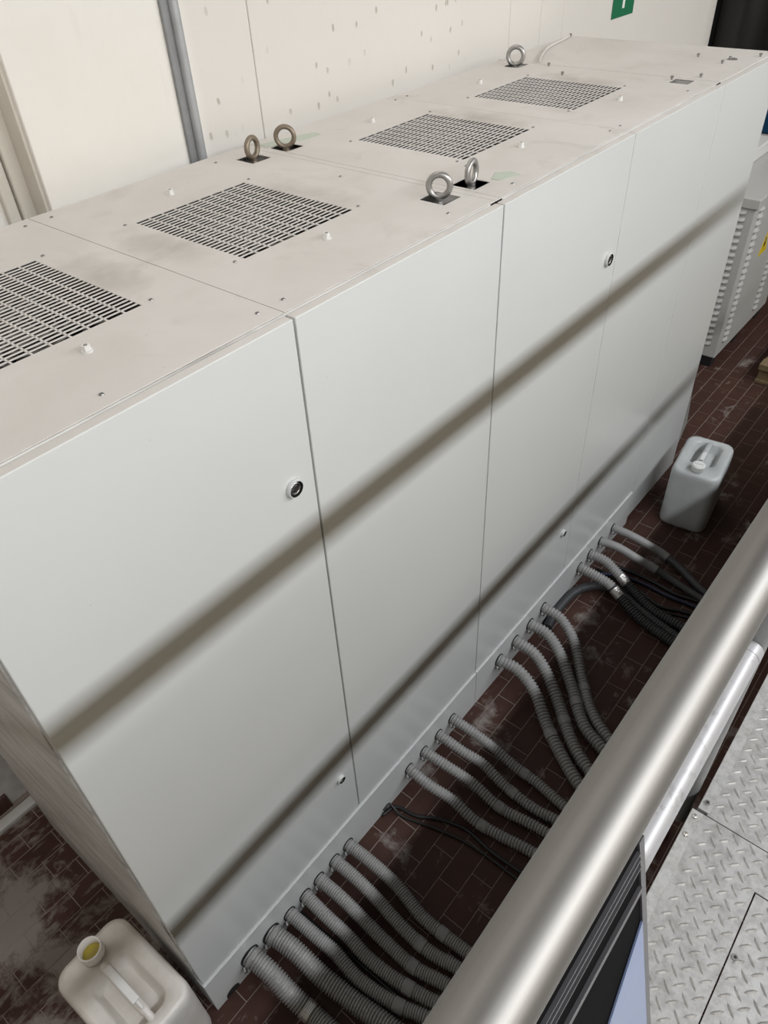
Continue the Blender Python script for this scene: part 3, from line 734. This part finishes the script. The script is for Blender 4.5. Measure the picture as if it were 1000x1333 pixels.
cable('cable', [(1.775, -0.33, 0.008), (1.772, -0.42, 0.008), (1.80, -0.52, 0.008), (1.83, -0.62, 0.008), (1.86, -0.85, 0.008)], 0.0065, 'cable', 'short thin black cable beside the dark end of the farther taped hose')
cable('cable', [(0.105, -0.014, 0.010), (0.165, -0.035, 0.009), (0.185, -0.121, 0.009), (0.231, -0.201, 0.009), (0.262, -0.314, 0.009), (0.25, -0.46, 0.009), (0.27, -0.8, 0.009)], 0.0075, 'cable', 'black cable on the floor just before the second hose bunch')
cable('cable', [(0.115, -0.012, 0.028), (0.15, -0.015, 0.032), (0.150, -0.08, 0.008), (0.195, -0.225, 0.008), (0.225, -0.40, 0.008), (0.22, -0.8, 0.008)], 0.0055, 'cable', 'thin black cable with a kinked end at the plinth')
cable('cable', [(-0.362, -0.014, 0.010), (-0.36, -0.109, 0.009), (-0.355, -0.225, 0.009), (-0.352, -0.351, 0.009), (-0.345, -0.48, 0.009), (-0.30, -0.8, 0.009)], 0.0070, 'cable', 'black cable on the floor between the thin hoses of the nearest bunch')

# ------------------------------------------------------------------ plastic canisters
def canister(name, label, loc, rz, body_mat, open_neck, tilt=0.0):
    """long axis +Y (neck end), 0.245 wide, 0.36 long, 0.37 high"""
    W, L, H = 0.252, 0.375, 0.380
    root = thing(name, label, 'canister', loc, 'plastic canisters on the floor')
    Mx = Matrix.Translation(Vector(loc)) @ Matrix.Rotation(rz, 4, 'Z')
    def xf(mb):
        mb.v = [tuple(Mx @ Vector(p)) for p in mb.v]; return mb
    # lofted body: rounded-rectangle rings
    def rr_ring(w, l, rad, z, n=8):
        P = []
        for cx, cy, a0 in ((w / 2 - rad, l / 2 - rad, 0), (-w / 2 + rad, l / 2 - rad, PI / 2), (-w / 2 + rad, -l / 2 + rad, PI), (w / 2 - rad, -l / 2 + rad, 1.5 * PI)):
            for i in range(n + 1):
                a = a0 + PI / 2 * i / n; P.append((cx + rad * math.cos(a), cy + rad * math.sin(a), z))
        return P
    _s = H / 0.352
    prof = [(0.90, 0.93, 0.0), (0.97, 0.975, 0.006), (1.0, 1.0, 0.022), (1.0, 1.0, 0.10), (0.992, 0.995, 0.12), (1.0, 1.0, 0.14), (1.0, 1.0, 0.255), (0.992, 0.995, 0.27), (1.0, 1.0, 0.285),
            (1.0, 1.0, 0.322), (0.985, 0.99, 0.338), (0.94, 0.96, 0.349), (0.86, 0.905, H)]
    mb = MB(); vs = []; n = 36
    for fx, fy, z in prof: vs += rr_ring(W * fx, L * fy, 0.052 * min(fx, 1), z * _s if z != H else H)
    k = len(prof)
    mb.add(vs, [[i * n + j, i * n + (j + 1) % n, (i + 1) * n + (j + 1) % n, (i + 1) * n + j] for i in range(k - 1) for j in range(n)], 0, True)
    mb.add(vs[:n], [list(range(n))[::-1]])
    # top: shallow grip recess with a wide flat rim, made as inner rings that step down
    lx, ly = W * 0.86, L * 0.905
    rim = rr_ring(lx, ly, 0.045, H)
    def rec(w, l, cy, rad, z): return [(x, y + cy, zz) for x, y, zz in rr_ring(w, l, rad, z)]
    rings = [rim, rec(W * 0.60, L * 0.60, -0.030, 0.040, H + 0.001), rec(W * 0.54, L * 0.56, -0.030, 0.034, H - 0.010), rec(W * 0.48, L * 0.51, -0.030, 0.028, H - 0.040), rec(W * 0.40, L * 0.46, -0.030, 0.02, H - 0.052)]
    vs = [p for r_ in rings for p in r_]
    mb.add(vs, [[i * n + j, i * n + (j + 1) % n, (i + 1) * n + (j + 1) % n, (i + 1) * n + j] for i in range(len(rings) - 1) for j in range(n)], 0, True)
    mb.add(rings[-1], [list(range(n))])
    xf(mb).build('body', body_mat, root)
    # handle bridging the recess
    hd = MB(); P = catmull([(0, 0.088, H - 0.022), (0, 0.070, H + 0.012), (0, 0.02, H + 0.020), (0, -0.06, H + 0.018), (0, -0.125, H + 0.004), (0, -0.150, H - 0.020)], 0.008)
    hd.sweep(P, [0.0155 if 3 < q < len(P) - 6 else 0.012 for q in range(len(P))], 12)
    xf(hd).build('handle', body_mat if open_neck else body_mat, root, 'moulded carrying handle')
    # neck
    ny = L / 2 - 0.052
    nk = MB()
    if open_neck:
        prof2 = [(0.036, H - 0.006), (0.034, H + 0.010), (0.037, H + 0.012), (0.037, H + 0.018), (0.034, H + 0.020), (0.034, H + 0.045), (0.036, H + 0.047), (0.036, H + 0.052), (0.0315, H + 0.052), (0.0305, H + 0.006)]
    else:
        prof2 = [(0.034, H - 0.006), (0.031, H + 0.004), (0.031, H + 0.012)]
    vs = []
    for r_, z in prof2:
        for j in range(28): a = 2 * PI * j / 28; vs.append((r_ * math.cos(a), ny + r_ * math.sin(a), z))
    nk.add(vs, [[i * 28 + j, i * 28 + (j + 1) % 28, (i + 1) * 28 + (j + 1) % 28, (i + 1) * 28 + j] for i in range(len(prof2) - 1) for j in range(28)], 0, True)
    nko = xf(nk).build('neck', body_mat, root, 'open threaded neck' if open_neck else None)
    if open_neck:
        lq = MB(); lq.cyl((0, ny, H - 0.004), (0, ny, H + 0.012), 0.030, 24)
        xf(lq).build('liquid', 'liquid', root, 'yellow liquid in the neck')
        st = MB(); st.box((-0.0125, -0.085, H + 0.030), (0.0125, 0.058, H + 0.040), bev=0.004, seg=2); st.box((-0.004, -0.112, H + 0.026), (0.004, -0.085, H + 0.034), bev=0.001, seg=1)
        xf(st).build('handle_grip', 'white_plastic', root, 'white plastic strip along the handle')
    else:
        cp = MB(); cp.cyl((0, ny, H + 0.010), (0, ny, H + 0.036), 0.036, 28, r2=0.034); cp.cyl((0, ny, H + 0.036), (0, ny, H + 0.040), 0.034, 28, r2=0.030)
        for j in range(28):
            a = 2 * PI * j / 28; cp.box((0.0355 * math.cos(a) - 0.0015, ny + 0.0355 * math.sin(a) - 0.0015, H + 0.012), (0.0355 * math.cos(a) + 0.0015, ny + 0.0355 * math.sin(a) + 0.0015, H + 0.034))
        cp.box((-0.022, ny - 0.003, H + 0.038), (0.022, ny + 0.003, H + 0.045), bev=0.001, seg=1)
        xf(cp).build('cap', 'cap', root, 'white screw cap')
        st = MB(); st.box((-0.011, 0.01, H + 0.030), (0.011, 0.085, H + 0.038), bev=0.003, seg=2)
        xf(st).build('handle_grip', 'white_plastic', root, 'white plastic strip along the handle')
    return root
canister('plastic_canister', 'milky open plastic canister on the dusty floor beside the cabinet side panel', (-0.915, 0.137, 0.0), math.radians(2), 'can', True)
canister('plastic_canister', 'milky grey plastic canister with white screw cap in front of the end unit', (2.60, -0.238, 0.0), math.radians(97), 'can2', False)

# ------------------------------------------------------------------ walkway with handrail
ZW = 1.255
RY, RZ, RR = -0.9614, 2.358, 0.025
rl = thing('handrail', 'brushed stainless tube handrail with pale mid rail along the walkway', 'railing', (0.6, RY, ZW))
def tube_mb(x0, x1, y, z, r, n=48):
    return MB().cyl((x0, y, z), (x1, y, z), r, n)
tube_mb(-2.6, 2.9, RY, RZ, RR, 64).build('top_rail', 'rail', rl, 'thick brushed stainless top rail')
MZ, MY = 1.752, -0.9565
tube_mb(-2.6, 0.118, MY, MZ, 0.0225, 40).build('mid_rail', 'rail_pale', rl, 'pale weathered mid rail')
tube_mb(0.205, 2.9, MY, MZ, 0.0225, 40).build('mid_rail', 'rail_pale', rl, 'pale weathered mid rail')
post_xs = (-1.95, 0.165, 2.2)
for px in post_xs:
    MB().cyl((px, MY - 0.001, ZW - 0.16), (px, MY - 0.001, RZ - 0.018), 0.0215, 28).build('post', 'galv_dark', rl)
for a, b in ((0.118, 0.142), (0.188, 0.205)):
    MB().cyl((a, MY, MZ), (b, MY, MZ), 0.0235, 32).build('socket', 'rail_pale', rl, 'clamp joining mid rail and post')
w = catmull([(0.20, MY - 0.024, MZ + 0.01), (0.225, MY - 0.028, MZ - 0.004), (0.255, MY - 0.022, MZ + 0.012), (0.27, MY, MZ + 0.024)], 0.006)
MB().sweep(w, [0.0016] * len(w), 6).build('wire_tie', 'white_plastic', rl, 'thin white wire tie')

# tread plates
def lugs(mb, x0, x1, y0, y1, skip=None):
    """raised tear-drop lugs, two crossing directions, rows at 45 degrees to the walkway"""
    p = 0.0355                       # step between crossing neighbours along the diagonals
    L, Wd, hgt = 0.0142, 0.0033, 0.0024
    e1 = Vector((1, -1, 0)).normalized(); e2 = Vector((1, 1, 0)).normalized()
    N = 60
    for i in range(-N, N):
        for j in range(-N, N):
            c = e1 * (i * 0.0250) + e2 * (j * 0.0250) + Vector((0.0, -1.1, 0))
            if not (x0 + 0.010 < c.x < x1 - 0.010 and y0 + 0.010 < c.y < y1 - 0.010): continue
            if skip and skip(c.x, c.y): continue
            d = e1 if (i + j) % 2 == 0 else e2
            n_ = Vector((-d.y, d.x, 0)); c = Vector((c.x, c.y, ZW))
            z = Vector((0, 0, hgt))
            P = [c - d * L, c - d * L * 0.45 - n_ * Wd, c + d * L * 0.45 - n_ * Wd, c + d * L, c + d * L * 0.45 + n_ * Wd, c - d * L * 0.45 + n_ * Wd,
                 c - d * L * 0.55 + z, c + d * L * 0.55 + z]
            mb.add(P, [[0, 1, 6], [1, 2, 7, 6], [2, 3, 7], [3, 4, 7], [4, 5, 6, 7], [5, 0, 6]])
    return mb
def sheet(poly, z1=ZW, t=0.005): return MB().prism(poly, z1 - t, z1)
hex_s = MB(); hex_s.cyl((0, 0, 0), (0, 0, 0.003), 0.0075, 18, r2=0.0062); hex_s.cyl((0, 0, 0.003), (0, 0, 0.0032), 0.0035, 6, mi=1)
hex_me = hex_s.mesh('screw', ['steel', 'dark'])
riv_s = MB(); riv_s.cyl((0, 0, 0), (0, 0, 0.003), 0.0065, 14, r2=0.005); riv_s.cyl((0, 0, 0.003), (0, 0, 0.0048), 0.005, 14, r2=0.002)
riv_me = riv_s.mesh('rivet', 'steel')
YE = -0.992
# far plate
tp = thing('tread_plate', 'aluminium tread plate farther along the walkway, past the cross joint', 'floor plate', (1.5, -1.4, ZW - 0.005), 'walkway tread plates')
sheet([(0.1035, -1.75), (4.0, -1.75), (4.0, YE - 0.022), (0.1035, YE - 0.022)]).build('plate', 'plate', tp)
o = lugs(MB(), 0.11, 1.15, -1.6, YE - 0.020).build('tread_lugs', 'plate', tp); o['kind'] = 'stuff'
MB().box((0.108, YE - 0.025, ZW - 0.030), (4.0, YE, ZW + 0.0025), bev=0.001, seg=1).build('edge_strip', 'spangle', tp, 'smooth galvanised edge strip')
place('screw', hex_me, (0.130, YE - 0.012, ZW + 0.0025), tp)
# near plate
tn = thing('tread_plate', 'aluminium tread plate beside the handrail with a riveted smooth edge strip', 'floor plate', (-0.5, -1.07, ZW - 0.005), 'walkway tread plates')
sheet([(-2.2, -1.1505), (0.0065, -1.1505), (0.0065, -1.75), (0.1010, -1.75), (0.1010, -1.005), (-2.2, -1.005)]).build('plate', 'plate', tn)
o = lugs(MB(), -0.85, 0.101, -1.6, -1.004, lambda x, y: (x < 0.018 and y < -1.142)).build('tread_lugs', 'plate', tn); o['kind'] = 'stuff'
MB().box((-2.2, -1.008, ZW - 0.040), (0.100, -0.983, ZW + 0.0022), bev=0.001, seg=1).build('edge_strip', 'spangle', tn, 'smooth galvanised edge strip')
for x in (0.083, 0.033, -0.30): place('rivet', riv_me, (x, -0.9945, ZW + 0.0022), tn)
# hatch plate
th = thing('tread_plate', 'aluminium tread plate hatch nearest the camera corner', 'floor plate', (-0.5, -1.45, ZW - 0.005), 'walkway tread plates')
sheet([(-2.2, -1.75), (0.0035, -1.75), (0.0035, -1.1535), (-2.2, -1.1535)]).build('plate', 'plate', th)
o = lugs(MB(), -0.75, 0.004, -1.6, -1.153).build('tread_lugs', 'plate', th); o['kind'] = 'stuff'
for x in (-0.138, -0.62): place('screw', hex_me, (x, -1.163, ZW), th)
# frame below the plates
fr = MB()
fr.box((-2.2, -1.055, ZW - 0.16), (4.0, -1.010, ZW - 0.0415), bev=0.002, seg=1)
fr.box((-2.2, -1.75, ZW - 0.16), (4.0, -1.70, ZW - 0.006), bev=0.002, seg=1)
for x in (-1.9, 0.08, 2.2, 3.9): fr.box((x, -1.70, ZW - 0.16), (x + 0.05, -1.055, ZW - 0.006), bev=0.002, seg=1)
fro = fr.build('walkway_frame', 'beam'); tag(fro, 'dark steel frame carrying the tread plates', 'frame')
MB().box((-2.2, -3.1, ZW - 0.03), (4.0, -1.752, ZW - 0.002)).build('deck_sheet', 'plate', fro, 'unseen plain deck of the walkway behind the tread plates')  # unseen, added to keep ambient light off the floor
MB().box((-2.2, -1.95, 0.0), (4.0, -1.93, ZW - 0.03)).build('skirt_sheet', 'beam', fro, 'unseen dark sheet closing the space under the walkway')  # unseen, added to block light coming in under the walkway
for x in (-1.9, 2.2, 3.9):
    MB().box((x, -1.752, 0), (x + 0.06, -1.70, ZW - 0.16)).build('support_leg', 'beam', fro)

# slanted board hung on the rail (cross-section slanting away from the cabinets)
def bp(x, t, lift=0.0):
    """point on the slanted face; t = height down the slope"""
    z = 2.300 - t; y = -0.983 - (2.300 - z) * 0.2206
    return Vector((x, y, z)) + Vector((0, -0.9765, 0.2154)) * lift
def slab(mb, xa, xb, ta, tb, l0, l1, mi=0):
    P = [bp(xa, ta, l0), bp(xb, ta, l0), bp(xb, tb, l0), bp(xa, tb, l0), bp(xa, ta, l1), bp(xb, ta, l1), bp(xb, tb, l1), bp(xa, tb, l1)]
    return mb.add(P, [[0, 1, 2, 3], [7, 6, 5, 4], [0, 4, 5, 1], [1, 5, 6, 2], [2, 6, 7, 3], [3, 7, 4, 0]], mi)
bd = thing('display_board', 'black board with pale blue sheet hung slanting under the handrail', 'board', (-0.71, -1.03, 1.95))
slab(MB(), -0.82, -0.610, 0.0, 0.34, -0.012, 0.0).build('board', 'board_black', bd)
slab(MB(), -0.610, -0.602, -0.002, 0.34, -0.014, 0.002).build('edge_profile', 'board_grey', bd, 'grey end profile')
for ta, tb in ((0.008, 0.0095), (0.016, 0.018), (0.026, 0.0275), (0.054, 0.060)):
    slab(MB(), -0.82, -0.6105, ta, tb, -0.002, 0.003).build('trim_strip', 'board_grey', bd, 'thin grey strip')
fm = MB()
P = [bp(-0.6105, 0.105, 0.0006), bp(-0.6105, 0.335, 0.0006), bp(-0.815, 0.335, 0.0006), bp(-0.735, 0.212, 0.0006)]
Q = [p + Vector((0, -0.9765, 0.2154)) * 0.0016 for p in P]
fm.add(P + Q, [[3, 2, 1, 0], [4, 5, 6, 7], [0, 1, 5, 4], [1, 2, 6, 5], [2, 3, 7, 6], [3, 0, 4, 7]])
fm.build('blue_sheet', 'film', bd, 'pale blue glossy sheet')
hk = MB()
for x in (-0.80,):
    hk.box((x - 0.010, -0.990, 2.294), (x + 0.010, -0.962, 2.334))
hk.build('hanger_clip', 'board_black', bd)

# ------------------------------------------------------------------ things beyond the end unit
hs = thing('transformer_housing', 'grey louvred transformer housing on black feet beyond the end unit', 'housing', (4.73, 0.62, 0))
HX0, HX1, HY0, HY1, HZ0, HZ1 = 4.19, 5.27, 0.245, 0.95, 0.085, 1.14
MB().box((HX0, HY0, HZ0), (HX1, HY1, HZ1), bev=0.006, seg=2).build('body', 'housing', hs)
MB().box((HX0 - 0.018, HY0 - 0.02, HZ1), (HX1 + 0.018, HY1 + 0.02, HZ1 + 0.062), bev=0.006, seg=2).build('lid', 'housing', hs)
MB().box((HX0 + 0.28, 0.52, HZ1 + 0.062), (HX1 - 0.02, 0.95, HZ1 + 0.15), bev=0.01, seg=2).build('hood', 'white_plastic', hs, 'pale raised hood on the lid')
def louvre_front():
    m_ = MB(); n = 8
    vs = []
    for k in range(n + 1):
        t = k / n; x = -0.042 + 0.084 * t; b = math.sin(PI * t) ** 0.5 if 0 < t < 1 else 0
        vs += [(x, 0.0, 0.018), (x, -0.019 * b, 0.004), (x, -0.021 * b, -0.006), (x, 0.0, -0.012)]
    m_.add(vs, [[k * 4 + j, k * 4 + j + 1, k * 4 + 5 + j, k * 4 + 4 + j] for k in range(n) for j in range(3)], 0, True)
    return m_.mesh('louvre', 'housing')
lv = louvre_front()
for cx in (HX0 + 0.13, HX0 + 0.75):
    for k in range(21): place('louvre', lv, (cx, HY0 - 0.0002, HZ0 + 0.10 + k * 0.046), hs)
for cy in (HY0 + 0.092, HY0 + 0.50):
    for k in range(21): place('louvre', lv, (HX0 - 0.0002, cy, HZ0 + 0.10 + k * 0.046), hs, (0, 0, -PI / 2))
ft = MB().box((-0.05, -0.05, 0), (0.05, 0.05, HZ0), bev=0.004, seg=1).mesh('foot', 'black_rubber')
for x in (HX0 + 0.07, HX0 + 0.52, HX1 - 0.08):
    for y in (HY0 + 0.07, HY1 - 0.07): place('foot', ft, (x, y, 0), hs)
tri = MB(); tx, tz = 4.655, 0.765
flatpoly(tri, [(tx - 0.085, tz - 0.06), (tx + 0.085, tz - 0.06), (tx, tz + 0.088)], HY0 - 0.0022, HY0 - 0.0004)
ts = tri.build('warning_triangle', 'yellow', hs, 'yellow warning triangle with black bolt')
bo = MB(); flatpoly(bo, [(tx - 0.005, tz + 0.05), (tx + 0.016, tz + 0.05), (tx + 0.004, tz + 0.012), (tx + 0.022, tz + 0.012), (tx - 0.012, tz - 0.045), (tx - 0.002, tz - 0.006), (tx - 0.020, tz - 0.006)], HY0 - 0.003, HY0 - 0.0021)
bo.build('bolt_symbol', 'black_rubber', ts)
bl = thing('blue_machine', 'blue machine panel standing behind the louvred housing', 'machine', (6.2, 0.8, 0))
MB().box((6.0, 0.42, 0.0), (6.5, 1.02, 1.75), bev=0.01, seg=2).build('body', 'navy', bl)
MB().box((5.985, 0.44, 1.12), (6.0, 1.00, 1.52), bev=0.003, seg=1).build('panel', 'blue', bl, 'blue panel')
lb = MB(); lb.box((5.984, 0.45, 1.02), (6.0, 0.98, 1.11))
lbo = lb.build('label_strip', 'label_white', bl, 'white label with black marks')
lm = MB()
for k in range(12): lm.box((5.9825, 0.47 + k * 0.043, 1.035 + 0.01 * (k % 3)), (5.9845, 0.47 + k * 0.043 + 0.02, 1.095 - 0.012 * (k % 2)))
lm.build('label_marks', 'black_rubber', lbo)
# pallet
pt = thing('wooden_pallet', 'wooden pallet on the tiled floor at the right edge', 'pallet', (4.75, -0.45, 0))
PX0, PX1, PY0, PY1 = 4.19, 5.39, -0.86, -0.06
for k in range(7):
    x = PX0 + k * (1.2 - 0.10) / 6
    MB().box((x, PY0, 0.120), (x + 0.10, PY1, 0.142), bev=0.002, seg=1).build('deck_board', 'wood', pt)
for y in (PY0, (PY0 + PY1) / 2 - 0.05, PY1 - 0.10):
    MB().box((PX0, y, 0.098), (PX1, y + 0.10, 0.120), bev=0.002, seg=1).build('stringer_board', 'wood', pt)
    MB().box((PX0, y, 0.0), (PX1, y + 0.10, 0.020), bev=0.002, seg=1).build('bottom_board', 'wood', pt)
    for x in (PX0 + 0.025, (PX0 + PX1) / 2 - 0.06, PX1 - 0.145):
        MB().box((x, y + 0.006, 0.020), (x + 0.12, y + 0.094, 0.098), bev=0.002, seg=1).build('block', 'wood', pt)
